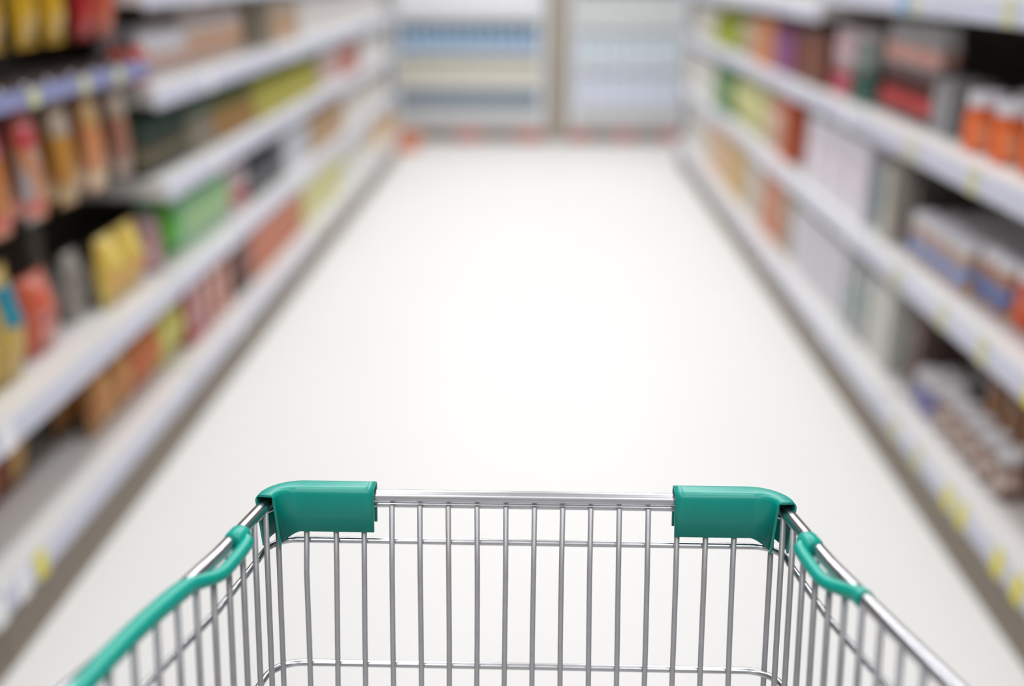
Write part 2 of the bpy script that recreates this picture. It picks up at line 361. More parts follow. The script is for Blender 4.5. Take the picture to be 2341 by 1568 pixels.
run('A', 5.90, 6.72, 0.08, 0.09, bottle(0.08, 0.22, '#8f9a1c', '#c8c84a', '#b4bc3a', '#7a8a16'), 'bottle', 'yellow-green bottle on the right upper shelf toward the far end', 'bottle', 'yellow-green bottles on the right upper shelf', setback=0.04)
run('A', 6.74, 7.62, 0.10, 0.12, pouch(0.098, 0.20, 0.08, '#dcd8cf', '#e6e2da'), 'pouch', 'off-white bag at the far end of the right upper shelf', 'bag', 'off-white bags at the far end of the right upper shelf', setback=0.03, rows=1)
# shelf B
run('B', 2.02, 2.34, 0.078, 0.078, jar(0.078, 0.15, '#dc5a1a', '#eceaf2', '#e2541a', patch='#e8a08a'), 'jar', 'orange jar with white lid on the right middle shelf nearest the camera', 'jar', 'orange jars on the right middle shelf', rows=4, setback=0.09, gap=0.01, pitch_d=0.084)
run('B', 2.345, 2.525, 0.078, 0.078, jar(0.078, 0.145, '#c88a50', '#e4e2ea', '#4d7cc0', patch='#c99a70'), 'jar', 'white-lidded jar with strong blue and tan label next to the orange jars', 'jar', 'blue and tan jars next to the orange jars', rows=4, setback=0.08, gap=0.01, pitch_d=0.084)
run('B', 2.53, 2.955, 0.078, 0.078, jar(0.078, 0.140, '#d8b498', '#e4e3ea', '#7a9fd4', patch='#d9a77e'), 'jar', 'white-lidded jar with pale blue and peach label on the right middle shelf', 'jar', 'pale blue and peach jars on the right middle shelf', rows=4, setback=0.05, gap=0.008, pitch_d=0.084)
run('B', 2.965, 3.055, 0.04, 0.10, carton(0.04, 0.10, 0.24, '#4c4440', '#57504c'), 'carton', 'narrow dark carton behind the pale blue jars', 'box', 'narrow dark cartons behind the pale blue jars', setback=0.08)
run('B', 3.06, 3.18, 0.058, 0.11, carton(0.058, 0.11, 0.24, '#c0b8ae', '#cfc8bc', '#a89c90'), 'carton', 'beige carton between the jars and the large white packs', 'box', 'beige cartons between jars and white packs', setback=0.04)
run('B', 3.20, 3.30, 0.05, 0.09, bottle(0.05, 0.24, '#6f8d92', '#8a7a76', '#557f80'), 'bottle', 'grey teal bottle next to the large white packs on the right middle shelf', 'bottle', 'grey teal bottles on the right middle shelf', setback=0.04)
run('B', 3.31, 4.12, 0.175, 0.16, carton(0.173, 0.16, 0.27, '#dcdae2', '#dedbe4', '#d8bcc8'), 'carton', 'large white pack with pale pink print on the right middle shelf', 'box', 'large white packs on the right middle shelf', setback=0.03, rows=2)
run('B', 4.45, 4.65, 0.095, 0.12, carton(0.094, 0.12, 0.26, '#c4501e', '#b8602c', '#a05a2a'), 'carton', 'dark orange carton beyond the gap on the right middle shelf', 'box', 'dark orange cartons on the right middle shelf', setback=0.05)
run('B', 4.66, 5.08, 0.09, 0.12, pouch(0.09, 0.25, 0.08, '#d8835a', '#e3d4c8', '#d8a890', '#e2c0ac'), 'pouch', 'orange and white bag on the right middle shelf', 'bag', 'orange and white bags on the right middle shelf', setback=0.04, rows=1, gap=0.008)
run('B', 5.09, 5.93, 0.088, 0.12, pouch(0.088, 0.25, 0.08, '#c9cc5a', '#e6e2c4', '#d8dca8', '#cdd060'), 'pouch', 'yellow-green and white bag on the right middle shelf', 'bag', 'yellow-green bags on the right middle shelf', setback=0.04, rows=1)
run('B', 5.95, 6.42, 0.09, 0.12, carton(0.088, 0.12, 0.26, '#3f7a4c', '#6a9a58', '#a8b84a'), 'carton', 'green carton on the right middle shelf toward the far end', 'box', 'green cartons on the right middle shelf', setback=0.04)
run('B', 6.43, 7.62, 0.11, 0.12, carton(0.108, 0.12, 0.25, '#d6d4cc', '#dedad4'), 'carton', 'pale carton at the far end of the right middle shelf', 'box', 'pale cartons at the far end of the right middle shelf', setback=0.03, rows=1)
# shelf C
run('C', 1.90, 2.12, 0.10, 0.08, pouch(0.10, 0.27, 0.07, '#dfa596', '#ddc4ba', '#d9b0a4', '#e2cfc8'), 'pouch', 'pink and white bag at the right edge on the lowest shelf', 'bag', 'pink and white bags on the lowest right shelf', rows=2, setback=0.14)
run('C', 2.13, 2.58, 0.07, 0.07, jar(0.07, 0.125, '#8a6a5c', '#dcdade', '#cdbab0', patch='#6b4030'), 'jar', 'small brown jar with white lid in the front row of the lowest right shelf', 'jar', 'small brown jars in the front row', rows=1, setback=0.055, gap=0.008)
run('C', 2.14, 2.48, 0.105, 0.105, jar(0.105, 0.265, '#8a5c36', '#d9d9df', '#a9753f', patch='#c79a78', lidh=0.2), 'jar', 'large brown jar with white lid behind the small brown jars', 'jar', 'large brown jars in the second row', rows=2, setback=0.130, gap=0.008)
run('C', 2.59, 2.74, 0.07, 0.07, jar(0.07, 0.115, '#8c8aa4', '#dcdade', '#6a68a8', patch='#b4a6a8'), 'jar', 'small jar with violet blue label and white lid at the end of the jar row', 'jar', 'violet blue labelled jars', rows=3, setback=0.05, gap=0.004)
run('C', 2.80, 2.94, 0.08, 0.09, carton(0.08, 0.09, 0.30, '#6a5650', '#8a7068', '#3a3434'), 'carton', 'brown and black carton on the lowest right shelf before the grey cartons', 'box', 'brown and black cartons on the lowest right shelf', setback=0.10)
run('C', 2.96, 3.19, 0.07, 0.09, brick(0.07, 0.09, 0.315, '#c6c6c0', '#cdccc6'), 'drink_carton', 'pale grey gable-top carton on the lowest right shelf nearest the dark gap', 'carton', 'pale grey gable-top cartons', setback=0.05)
run('C', 3.20, 3.45, 0.08, 0.09, brick(0.08, 0.09, 0.315, '#a8aaac', '#b8bcbc', patch='#7fa29c'), 'drink_carton', 'grey and teal gable-top carton on the lowest right shelf', 'carton', 'grey and teal gable-top cartons', setback=0.05)
run('C', 3.46, 4.26, 0.11, 0.10, brick(0.108, 0.10, 0.315, '#c9c8ce', '#d2d0da', patch='#c4bfcc'), 'drink_carton', 'pale lavender gable-top carton on the lowest right shelf', 'carton', 'pale lavender gable-top cartons', setback=0.05)
run('C', 4.28, 4.48, 0.09, 0.10, carton(0.09, 0.10, 0.30, '#a9927c', '#b39c88'), 'carton', 'tan carton on the lowest right shelf', 'box', 'tan cartons on the lowest right shelf', setback=0.05)
run('C', 4.50, 4.92, 0.10, 0.10, carton(0.10, 0.10, 0.31, '#c46a42', '#cf8058', '#b8805e'), 'carton', 'rust orange carton on the lowest right shelf', 'box', 'rust orange cartons on the lowest right shelf', setback=0.05)
run('C', 4.93, 5.33, 0.10, 0.10, carton(0.10, 0.10, 0.31, '#cdc4b8', '#d8d0c6'), 'carton', 'cream carton on the lowest right shelf beyond the rust orange ones', 'box', 'cream cartons on the lowest right shelf', setback=0.05)
run('C', 5.35, 5.88, 0.10, 0.10, carton(0.10, 0.10, 0.31, '#c8a050', '#d2b070'), 'carton', 'mustard carton on the lowest right shelf', 'box', 'mustard cartons on the lowest right shelf', setback=0.05)
run('C', 5.90, 6.6, 0.10, 0.10, carton(0.10, 0.10, 0.31, '#dcb48c', '#e2c4a4'), 'carton', 'peach carton on the lowest right shelf toward the far end', 'box', 'peach cartons on the lowest right shelf', setback=0.05)
run('C', 6.61, 7.62, 0.11, 0.10, carton(0.108, 0.10, 0.31, '#dddad4', '#e4e0da'), 'carton', 'white carton at the far end of the lowest right shelf', 'box', 'white cartons at the far end of the lowest right shelf', setback=0.05, rows=1)
# ------------------------------------------------- left side goods
run('1', 2.96, 3.06, 0.045, 0.06, pouch(0.045, 0.11, 0.04, '#c02a4c', '#e07a3a', lo=0.3, hi=0.9), 'pouch', 'small crimson and orange packet at the near end of the left upper shelf', 'bag', 'crimson packets on the left upper shelf', rows=2, setback=0.04)
run('1', 3.07, 3.45, 0.09, 0.10, pouch(0.09, 0.15, 0.07, '#dcdce2', '#c99a80', lo=0.06, hi=0.5), 'pouch', 'white bag with tan lower print on the left upper shelf', 'bag', 'white and tan bags on the left upper shelf', rows=2, setback=0.05)
run('1', 3.46, 4.12, 0.09, 0.10, pouch(0.09, 0.20, 0.07, '#d6ccca', '#b98252', lo=0.08, hi=0.6, patch='#c9a488'), 'pouch', 'taller white bag with brown orange print on the left upper shelf', 'bag', 'taller brown orange bags on the left upper shelf', rows=2, setback=0.05)
run('1', 4.50, 4.95, 0.085, 0.10, carton(0.085, 0.10, 0.19, '#b9ae9c', '#c48a58', '#a8a090'), 'carton', 'beige and orange carton beyond the gap on the left upper shelf', 'box', 'beige cartons on the left upper shelf', setback=0.05)
run('1', 4.96, 7.70, 0.11, 0.12, carton(0.108, 0.12, 0.20, '#d4d2d0', '#dbd5d2'), 'carton', 'pale grey-white carton toward the far end of the left upper shelf', 'box', 'pale cartons on the left upper shelf', setback=0.04, rows=1)
run('2', 2.96, 3.36, 0.072, 0.072, jar(0.072, 0.165, '#2c3a30', '#2a4a3c', '#7a7058', patch='#2a3028'), 'jar', 'dark jar with green lid on the left second shelf down', 'jar', 'dark green-lidded jars on the left', rows=3, setback=0.06)
run('2', 3.37, 3.62, 0.075, 0.075, jar(0.075, 0.165, '#8a7c6c', '#4a6854', '#a09888', patch='#6a6a58'), 'jar', 'grey-labelled jar with green lid on the left second shelf down', 'jar', 'grey-labelled jars on the left', rows=2, setback=0.05)
run('2', 3.63, 4.12, 0.075, 0.075, jar(0.075, 0.165, '#8c6a34', '#3c5c2c', '#b4784a', patch='#8a8040'), 'jar', 'brown orange jar with olive lid on the left second shelf down', 'jar', 'brown orange jars on the left', rows=2, setback=0.05)
run('2', 4.16, 5.32, 0.078, 0.078, bottle(0.078, 0.19, '#a8a43c', '#3f6a38', '#c4b458', '#a4a850'), 'bottle', 'yellow-green bottle with dark green cap on the left second shelf', 'bottle', 'yellow-green bottles on the left', rows=2, setback=0.04)
run('2', 5.38, 5.9, 0.085, 0.085, carton(0.085, 0.085, 0.18, '#cfc4c0', '#c9a09a'), 'carton', 'dusty pink and white carton on the left second shelf', 'box', 'dusty pink cartons on the left', setback=0.04)
run('2', 5.91, 6.5, 0.085, 0.085, carton(0.085, 0.085, 0.18, '#b8685a', '#c47c70'), 'carton', 'brick red carton on the left second shelf toward the far end', 'box', 'brick red cartons on the left', setback=0.04)
run('2', 6.6, 7.70, 0.10, 0.10, carton(0.098, 0.10, 0.18, '#dad8d6', '#e0dcd8'), 'carton', 'white carton at the far end of the left second shelf', 'box', 'white cartons at the far end of the left second shelf', setback=0.04, rows=1)
# shelf 3
run('3', 1.89, 2.145, 0.115, 0.09, pouch(0.115, 0.27, 0.09, '#c9a850', '#11839a', lo=0.52, hi=0.86, patch='#0f7890'), 'pouch', 'yellow bag with teal upper band at the left edge of the picture', 'bag', 'yellow and teal bags at the left edge', rows=2, setback=0.05)
run('3', 2.20, 2.35, 0.14, 0.09, pouch(0.14, 0.20, 0.09, '#d46448', '#dd9a8c', patch='#9a3438', lo=0.12, hi=0.6), 'pouch', 'glossy coral red pouch standing alone beside the teal bags', 'bag', None, rows=1, setback=0.07)
run('3', 2.465, 2.565, 0.09, 0.06, pouch(0.085, 0.19, 0.06, '#a8a29a', '#77706a'), 'pouch', 'grey bag beside the yellow pouches on the left', 'bag', None, rows=1, setback=0.10)  # added grey bag shape stands in for the shading beside the yellow pouches
run('3', 2.58, 2.86, 0.11, 0.10, pouch(0.125, 0.20, 0.085, '#cfae4c', '#d8a46a', '#d8c464', '#cf9a4e', lo=0.1, hi=0.55), 'pouch', 'yellow pouch with orange print below the dark gap on the left', 'bag', 'yellow pouches below the dark gap', rows=1, setback=0.04)
run('3', 2.93, 3.05, 0.10, 0.10, jar(0.085, 0.17, '#b48a90', '#c4a2aa', '#c0959c'), 'jar', 'dusty pink tub between the yellow pouches and green packs', 'tub', None, rows=1, setback=0.06)
run('3', 3.10, 3.18, 0.08, 0.10, pouch(0.075, 0.19, 0.06, '#4fa81a', '#6cc030'), 'pouch', 'vivid green bag, nearest of the green packs on the left', 'bag', None, rows=1, setback=0.05)
run('3', 3.19, 3.70, 0.09, 0.10, pouch(0.095, 0.20, 0.088, '#86c898', '#bcd0a8', '#a0d4ac', '#a0c884'), 'pouch', 'pale green and cream bag on the left shelf', 'bag', 'pale green bags on the left', rows=2, setback=0.04)
run('3', 3.73, 3.95, 0.10, 0.10, jar(0.10, 0.18, '#c9c4c8', '#b8a8ac', '#b0303e', patch='#dcc8ca'), 'jar', 'white tub with red label on the left shelf beyond the green bags', 'tub', 'red labelled tubs on the left', rows=2, setback=0.05)
run('3', 4.0, 4.48, 0.08, 0.08, bottle(0.08, 0.20, '#4a4c52', '#5a5c60', '#77787c', '#4c4e54'), 'bottle', 'dark grey bottle on the left shelf beyond the red labelled tubs', 'bottle', 'dark grey bottles on the left', rows=2, setback=0.05)
run('3', 4.5, 5.0, 0.09, 0.09, carton(0.088, 0.09, 0.19, '#c4c6cc', '#d0d4de', '#a9b0c4'), 'carton', 'white and pale blue carton on the left third shelf', 'box', 'white and pale blue cartons on the left', setback=0.04)
run('3', 5.02, 5.9, 0.09, 0.09, carton(0.088, 0.09, 0.19, '#a0762e', '#c0a890', '#b88a4a'), 'carton', 'golden brown carton on the left third shelf', 'box', 'golden brown cartons on the left', setback=0.04)
run('3', 5.92, 7.70, 0.10, 0.10, carton(0.098, 0.10, 0.18, '#d9d7d2', '#ddd2cc'), 'carton', 'pale carton toward the far end of the left third shelf', 'box', 'pale cartons at the far end of the left third shelf', setback=0.04, rows=1)
# shelf 0
run('0', 1.92, 2.20, 0.13, 0.09, pouch(0.135, 0.235, 0.085, '#8c1420', '#c49a52', patch='#b8863a', lo=0.12, hi=0.85), 'pouch', 'dark red bag with tan food picture at the lower left edge', 'bag', 'dark red bags at the lower left edge', rows=2, setback=0.13)
run('0', 2.40, 2.66, 0.12, 0.09, pouch(0.120, 0.235, 0.085, '#a3662c', '#cf9c55', '#b98a4a', '#c27a40'), 'pouch', 'tan and brown snack bag on the lowest left shelf', 'bag', 'tan and brown snack bags on the lowest left shelf', rows=2, setback=0.05)
run('0', 2.67, 2.88, 0.10, 0.09, pouch(0.10, 0.235, 0.085, '#b8682e', '#d4903c', '#a8382e', '#c8503a'), 'pouch', 'orange and red snack bag on the lowest left shelf', 'bag', 'orange and red snack bags on the lowest left shelf', rows=2, setback=0.05)
run('0', 2.885, 3.10, 0.10, 0.09, pouch(0.10, 0.235, 0.085, '#c8c050', '#d2cc70', '#b8a838'), 'pouch', 'yellow snack bag on the lowest left shelf', 'bag', 'yellow snack bags on the lowest left shelf', rows=2, setback=0.05)
run('0', 3.11, 3.31, 0.09, 0.09, carton(0.09, 0.09, 0.23, '#b04a48', '#b8a0a0', '#b86058'), 'carton', 'muted red carton on the lowest left shelf', 'box', 'muted red cartons on the lowest left shelf', setback=0.05)
run('0', 3.32, 3.60, 0.09, 0.09, carton(0.09, 0.09, 0.24, '#cf9686', '#c8806a', '#d8b4aa'), 'carton', 'salmon pink carton on the lowest left shelf', 'box', 'salmon pink cartons on the lowest left shelf', setback=0.05)
run('0', 3.68, 3.88, 0.09, 0.09, carton(0.09, 0.09, 0.24, '#5c3a30', '#7a3c30'), 'carton', 'dark maroon carton on the lowest left shelf', 'box', 'dark maroon cartons on the lowest left shelf', setback=0.05)
run('0', 3.89, 4.75, 0.10, 0.09, carton(0.098, 0.09, 0.235, '#c4683e', '#cf7a50', '#b85a3c'), 'carton', 'burnt orange carton on the lowest left shelf', 'box', 'burnt orange cartons on the lowest left shelf', setback=0.05)
run('0', 4.80, 5.80, 0.10, 0.09, carton(0.098, 0.09, 0.24, '#d4d080', '#dcd89c'), 'carton', 'pale yellow carton on the lowest left shelf', 'box', 'pale yellow cartons on the lowest left shelf', setback=0.05)
run('0', 5.82, 6.9, 0.11, 0.10, carton(0.108, 0.10, 0.24, '#dbdad2', '#e0dfd6'), 'carton', 'white carton near the far end of the lowest left shelf', 'box', 'white cartons near the far end of the lowest left shelf', setback=0.05, rows=1)
run('0', 6.92, 7.70, 0.11, 0.10, carton(0.108, 0.10, 0.24, '#e6c79c', '#ebd0ac'), 'carton', 'peach carton at the far end of the lowest left shelf', 'box', 'peach cartons at the far end of the lowest left shelf', setback=0.05, rows=1)
# hanging tall packets under the dark deck, and their hooks
def hook(parent, x0, x1, y, z, m=M_CHROME):   # bent up at the front
    off = parent.location
    o = MB().tube([(x0, y, z), (x1 - 0.008, y, z), (x1, y, z + 0.012)], 0.0025, 8).obj('peg_hook', m, parent); o.location = -off
    return o
def tip(parent, x, y, z):
    o = MB().lathe([(0.001, -0.006), (0.005, -0.004), (0.006, 0), (0.005, 0.004), (0.001, 0.006)], 12, (x, y, z)).obj('hook_tip', M_CHROME, parent)
    o.location = -parent.location
NB = NEARBAY[0]
HY = (1.75, 1.90, 2.05, 2.215, 2.38, 2.55, 2.725)
for y in HY: hook(NB, -1.50, -1.130, y, 1.100)
for y in [1.95, 2.065, 2.175, 2.285, 2.40, 2.52, 2.63, 2.74, 2.85]: tip(NB, -1.1165, y, 1.159)
PK = [('tall packet with pink header and orange body at the left edge, under the dark deck', '#c8686c', '#c47a34', '#d85a48', '#b86a2a', (1.75, 1.90, 2.05)),
      ('tall orange packet with red header and silver print, hanging under the dark deck', '#cc4a50', '#c87c44', '#d9604c', '#a4a0a4', (2.215,)),
      ('tall golden amber packet hanging under the dark deck', '#b8a898', '#b98530', '#b8a070', '#a87028', (2.38,)),
      ('tall peach orange packet with cream foot hanging under the dark deck', '#c8a068', '#c8814f', '#dcc9a4', '#c88a60', (2.55,)),
      ('tall dusty brown packet, last of the hanging row', '#b0a090', '#9a6a52', '#a89486', '#8a5c48', (2.725,))]
GN = ['pink-headed orange packets', 'red-headed orange packets', 'amber packets', 'peach packets', 'dusty brown packets']
for (lab, top, body, foot, patch, ys), gn in zip(PK, GN):
    parts = packet(0.090, 0.235, 0.045, top, body, foot, patch)
    sp = [(x, y, 0.853, 0.05 * (1 if i % 2 else -1)) for i, y in enumerate(ys) for x in (-1.158, -1.215, -1.272)]
    place(None, parts, sp, 'hanging_packet', lab, 'packet', gn + ' hanging under the dark deck')
# bags hanging above the dark deck
BH = 0.26
for lab, c1, c2, c3, ys, gn in (('yellow bag with blue header hanging above the dark deck at top left', '#d8a814', '#e0b860', '#1c3c7a', (2.24, 2.40, 2.545), 'yellow hanging bags'),
                            ('red bag with blue header hanging above the dark deck at top left', '#b01418', '#c83028', '#1c2c6a', (2.72,), 'red hanging bags'),
                            ('orange red bag at the end of the hanging red bags, top left', '#cc5a38', '#d87050', '#503a7a', (2.85,), 'orange red hanging bags')):
    parts = pouch(0.10, BH, 0.06, c1, c2, lo=0.08, hi=0.30)
    parts.append(pouch_mb(0.10, BH, 0.06, 0.03, 0.97, 0.56, 0.96, 0.0014, False).obj('header_print', mat(c3, 0.35)))
    parts.append(hang_tab(0.03, BH, mat(c3, 0.4)))
    place(None, parts, [(x, y, 1.222, 0) for y in ys for x in ((-1.21,) if 'yellow' in lab else (-1.21, -1.29))], 'hanging_bag', lab, 'bag', gn)
    for y in ys: hook(NB, -1.56, -1.17, y, 1.222 + BH + 0.012)
# ------------------------------------------------- coolers at the end of the aisle
def cooler(name, x0, x1, y, label, decks, top, skirt):
    t = thing(name, label, 'cooler', ((x0 + x1) / 2, y + 0.35, 0)); w = (x1 - x0) / 2
    M = mat('#dcdfe4', 0.4, scale=5, amt=0.04)
    def P(nm, a, m): o = MB(); [o.box(*q) for q in a]; return o.obj(nm, m, t)
    P('side_panel', [(-w, -w + 0.05, -0.35, 0.35, 0.10, top)], M); P('side_panel', [(w - 0.05, w, -0.35, 0.35, 0.10, top)], M)
    P('back_panel', [(-w + 0.05, w - 0.05, 0.32, 0.35, 0.10, top)], mat('#d4dae2', 0.5, amt=0.05))
    P('skirt_panel', [(-w + 0.05, w - 0.05, -0.35, -0.31, 0.10, skirt)], mat('#c3c3c4', 0.45, amt=0.05))
    P('canopy', [(-w, w, -0.35, 0.35, top, top + 0.22)], M)
    P('plinth', [(-w, w, -0.33, 0.33, 0.0, 0.10)], mat('#857668', 0.6, amt=0.1))
    n = 5; ww = 2 * w / n
    for k in range(0, n, 2): P('red_bumper', [(-w + k * ww + 0.02, -w + (k + 1) * ww - 0.02, -0.36, -0.33, 0.02, 0.09)], mat('#cc6a5c', 0.5))
    for z in decks: 
        sh = P('shelf', [(-w + 0.05, w - 0.05, -0.33, 0.32, z - 0.025, z)], M)
        MB().box(-w + 0.05, w - 0.05, -0.338, -0.33, z - 0.035, z + 0.012).obj('price_rail', M_RAIL, sh)
    return t
cooler('open_cooler', -1.25, 0.035, 8.58, 'wide open-front cooler at the far end, left of the column, with blue and cream rows', [0.27, 0.47, 0.73, 1.02], 1.9, 0.27)
cooler('open_cooler', 0.235, 1.20, 8.58, 'narrower white-blue cooler at the far end, right of the column', [0.30, 0.62, 0.95, 1.28], 1.9, 0.28)
def crow(x0, x1, z, parts, name, label, cat, group, w, y=8.70, rows=2, d=0.1):
    n = int((x1 - x0) / w); pit = (x1 - x0) / n
    place(None, parts, [(x0 + (k + .5) * pit, y + r * d, z + 0.0005, -PI / 2) for r in range(rows) for k in range(n)], name, label, cat, group)
crow(-1.19, -0.02, 0.27, carton(0.085, 0.09, 0.15, '#8b9fae', '#a0b2bf'), 'carton', 'slate blue carton on the lowest deck of the left cooler', 'box', 'slate blue cartons in the left cooler', 0.09)
crow(-1.19, -0.02, 0.47, brick(0.085, 0.09, 0.215, '#d8d4c6', '#e0dccb'), 'drink_carton', 'cream carton on the second deck of the left cooler', 'carton', 'cream cartons in the left cooler', 0.09, y=8.66)
crow(-1.19, -0.02, 0.73, bottle(0.085, 0.25, '#a4c0da', '#c4d4e4', '#9dbcdc', '#b4cbe0'), 'bottle', 'sky blue bottle on the third deck of the left cooler', 'bottle', 'sky blue bottles in the left cooler', 0.09, y=8.655)
crow(-1.19, -0.02, 1.02, brick(0.085, 0.09, 0.24, '#eceef2', '#f0f0f4'), 'drink_carton', 'white carton on the top deck of the left cooler', 'carton', 'white cartons in the left cooler', 0.09, y=8.66)
crow(0.29, 1.145, 0.30, brick(0.09, 0.095, 0.285, '#e2e8f6', '#dbe3f6', patch='#e8ecf8'), 'drink_carton', 'pale blue carton on the lowest deck of the right cooler', 'carton', 'pale blue cartons on the lowest deck', 0.098, y=8.655)
crow(0.29, 1.145, 0.62, brick(0.09, 0.095, 0.29, '#dde6ee', '#d2e0ea', patch='#dfe8f0'), 'drink_carton', 'ice blue carton on the second deck of the right cooler', 'carton', 'ice blue cartons on the second deck', 0.098, y=8.655)
crow(0.29, 1.145, 0.95, brick(0.085, 0.09, 0.26, '#dfe3e4', '#d8dedc'), 'drink_carton', 'pale grey-green carton on the third deck of the right cooler', 'carton', 'pale cartons in the right cooler', 0.095, y=8.66)
# peach promotional boxes at the end of the left shelving
place(None, carton(0.2, 0.2, 0.30, '#e8c090', '#eccfa8'), [(-1.24, 7.93, 0, 0)], 'carton', 'peach cardboard box standing on the floor at the end of the left shelves', 'box', None)
place(None, carton(0.14, 0.16, 0.14, '#d88a68', '#dc9c80'), [(-1.08, 8.13, 0, -0.3)], 'carton', 'small coral box on the floor beside the left cooler', 'box', None)
# ------------------------------------------------- shopping cart
CX, YF, ZR, HW, K, RISE, TB, TA = -0.0106, 0.742, 0.98, 0.2132, 0.0637, 0.1135, 0.26, 0.02
YB = -0.02
def hwf(y):      # half width of the rim: flares gently toward the handle, then runs nearly parallel
    d = YF - y
    return HW + K * d + 0.341 * d * d if d < 0.28 else HW + K * 0.28 + 0.341 * 0.0784 + 0.05 * (d - 0.28)
def zr(y): return ZR + RISE * min(YF - y, 0.40)
cart = thing('shopping_cart', 'chrome wire shopping cart with green plastic corner guards in the foreground', 'shopping cart', (CX, 0.36, 0))
def cobj(mb, name, m, bevel=0):
    o = mb.obj(name, m, cart, bevel); o.location = (-CX, -0.36, 0); return o
def ring(drop, rad, inset=0.0, yb=None, n=8, close=False):
    """path of a horizontal wire: from rear left along the side, round the front corners, to rear right.
       drop = height below the rim"""
    yb = YB if yb is None else yb
    yf = YF - TB * drop - inset
    hw = lambda y, z: hwf(y) - TA * drop - inset
    zz = lambda y: zr(y) - drop - (0.005 * min(1, max(0, yf - y) / 0.10) if 0.03 < drop < 0.06 else 0)
    L = []
    # left side from the rear to corner start
    y1 = yf - rad
    for i in range(9):
        y = yb + (y1 - yb) * i / 8; L.append((CX - hw(y, 0), y, zz(y)))
    # corner arc
    xa = CX - hw(y1, 0)
    for i in range(1, n):
        a = PI / 2 * i / n; L.append((xa + rad * (1 - math.cos(a)), y1 + rad * math.sin(a), zz(yf) + (zz(y1) - zz(yf)) * (1 - math.sin(a))))
    L.append((xa + rad, yf, zz(yf)))
    R = [(2 * CX - x, y, z) for x, y, z in reversed(L)]
    return L + R
ZO1, ZO2 = 0.040, 0.149
# rim: thick bar
rim = ring(0.0, 0.024, 0.0)
cobj(MB().tube(rim, 0.0055, 16), 'rim_bar', M_CHROME)
under = ring(0.0085, 0.032, -0.004, yb=0.0)
cobj(MB().tube([p for p in under if p[1] > 0.70], 0.0031, 12), 'under_rim_wire', M_CHROME)
drops = [ZO1, ZO2, 0.25, 0.345, 0.44]
for i, dr in enumerate(drops):
    cobj(MB().tube(ring(dr, 0.023 if i == 0 else 0.028, -0.0025), 0.0028 if i == 0 else 0.0030, 12), 'horizontal_wire', M_CHROME)
# front uprights (inside of the horizontal wires)
rw = 0.00235; ZBOT = 0.46
xs = [-0.195 + 0.02407 * k for k in range(16)]
rnd = random.Random(3)
for k, x in enumerate(xs):
    pts = []
    z0 = ZR - 0.006
    for j in range(9):
        dr = 0.006 + ZBOT * j / 8
        bend = (0.0016 * math.sin(min(dr, 0.14) / 0.14 * PI)) if k == 0 else 0.0004 * math.sin(dr * 20 + k)
        pts.append((x + bend * (-1 if k == 0 else 1) + (CX - x) * 0.035 * dr / 0.1 * 0.1, YF - TB * dr - 0.0035, ZR - dr))
    cobj(MB().tube(pts, rw, 10), 'upright_wire', M_WIRE)
# side uprights
for s in (-1, 1):
    ys = [0.736 - 0.0247 * k for k in range(29)] if s < 0 else [0.741 - 0.0240 * k for k in range(30)]
    for k, y in enumerate(ys):
        pts = []
        for j in range(7):
            dr = 0.002 + (0.43) * j / 6
            hw = hwf(y) - TA * dr - 0.0030
            if k == 0: hw -= 0.0012
            pts.append((CX + s * hw, y - TB * dr, zr(y) - dr))
        cobj(MB().tube(pts, rw, 10), 'upright_wire', M_WIRE)
# basket bottom grid
zb = lambda y: zr(y) - 0.442
b = MB()
yfb = YF - TB * 0.44
for k in range(14):
    y = YB + (yfb - YB) * k / 13; hw = hwf(y) - TA * 0.44; b.tube([(CX - hw, y, zb(y)), (CX + hw, y, zb(y))], 0.0024, 8)
for k in range(13):
    a = -1 + 2 * k / 12; b.tube([(CX + a * (hwf(YB) - 0.03), YB, zb(YB) + 0.004), (CX + a * (hwf(yfb) - 0.03), yfb, zb(yfb) + 0.004)], 0.0024, 8)
cobj(b, 'basket_floor_grid', M_WIRE)
# rear gate
b = MB(); hwb = hwf(YB) - 0.03
for k in range(19):
    x = CX - hwb + 2 * hwb * k / 18; b.tube([(x, YB, zb(YB)), (x, YB, zb(YB) + 0.43)], 0.0024, 8)
for q in (0.02, 0.2, 0.43): b.tube([(CX - hwb, YB, zb(YB) + q), (CX + hwb, YB, zb(YB) + q)], 0.0026, 8)
cobj(b, 'rear_gate', M_WIRE)
# chassis, handle, wheels
for s in (-1, 1):
    cobj(MB().tube([(CX + s * 0.20, 0.66, 0.14), (CX + s * 0.27, -0.02, 0.16), (CX + s * 0.285, -0.06, 0.25), (CX + s * 0.295, -0.05, 0.62), (CX + s * 0.30, -0.055, 0.95), (CX + s * 0.30, -0.12, 1.03)], 0.011, 12), 'chassis_tube', M_CHROME)
cobj(MB().tube([(CX - 0.27, -0.03, 0.62), (CX + 0.27, -0.03, 0.62)], 0.008, 10), 'cross_tube', M_CHROME)
cobj(MB().tube([(CX - 0.20, 0.66, 0.14), (CX + 0.20, 0.66, 0.14)], 0.009, 10), 'cross_tube', M_CHROME)
for s in (-1, 1):
    cobj(MB().tube([(CX + s * 0.19, 0.62, 0.14), (CX + s * 0.17, 0.50, 0.46), (CX + s * 0.17, 0.50, 0.57)], 0.008, 10), 'front_strut', M_CHROME)
cobj(MB().tube([(CX - 0.31, -0.12, 1.03), (CX + 0.31, -0.12, 1.03)], 0.015, 16), 'handle', M_GREEN2)
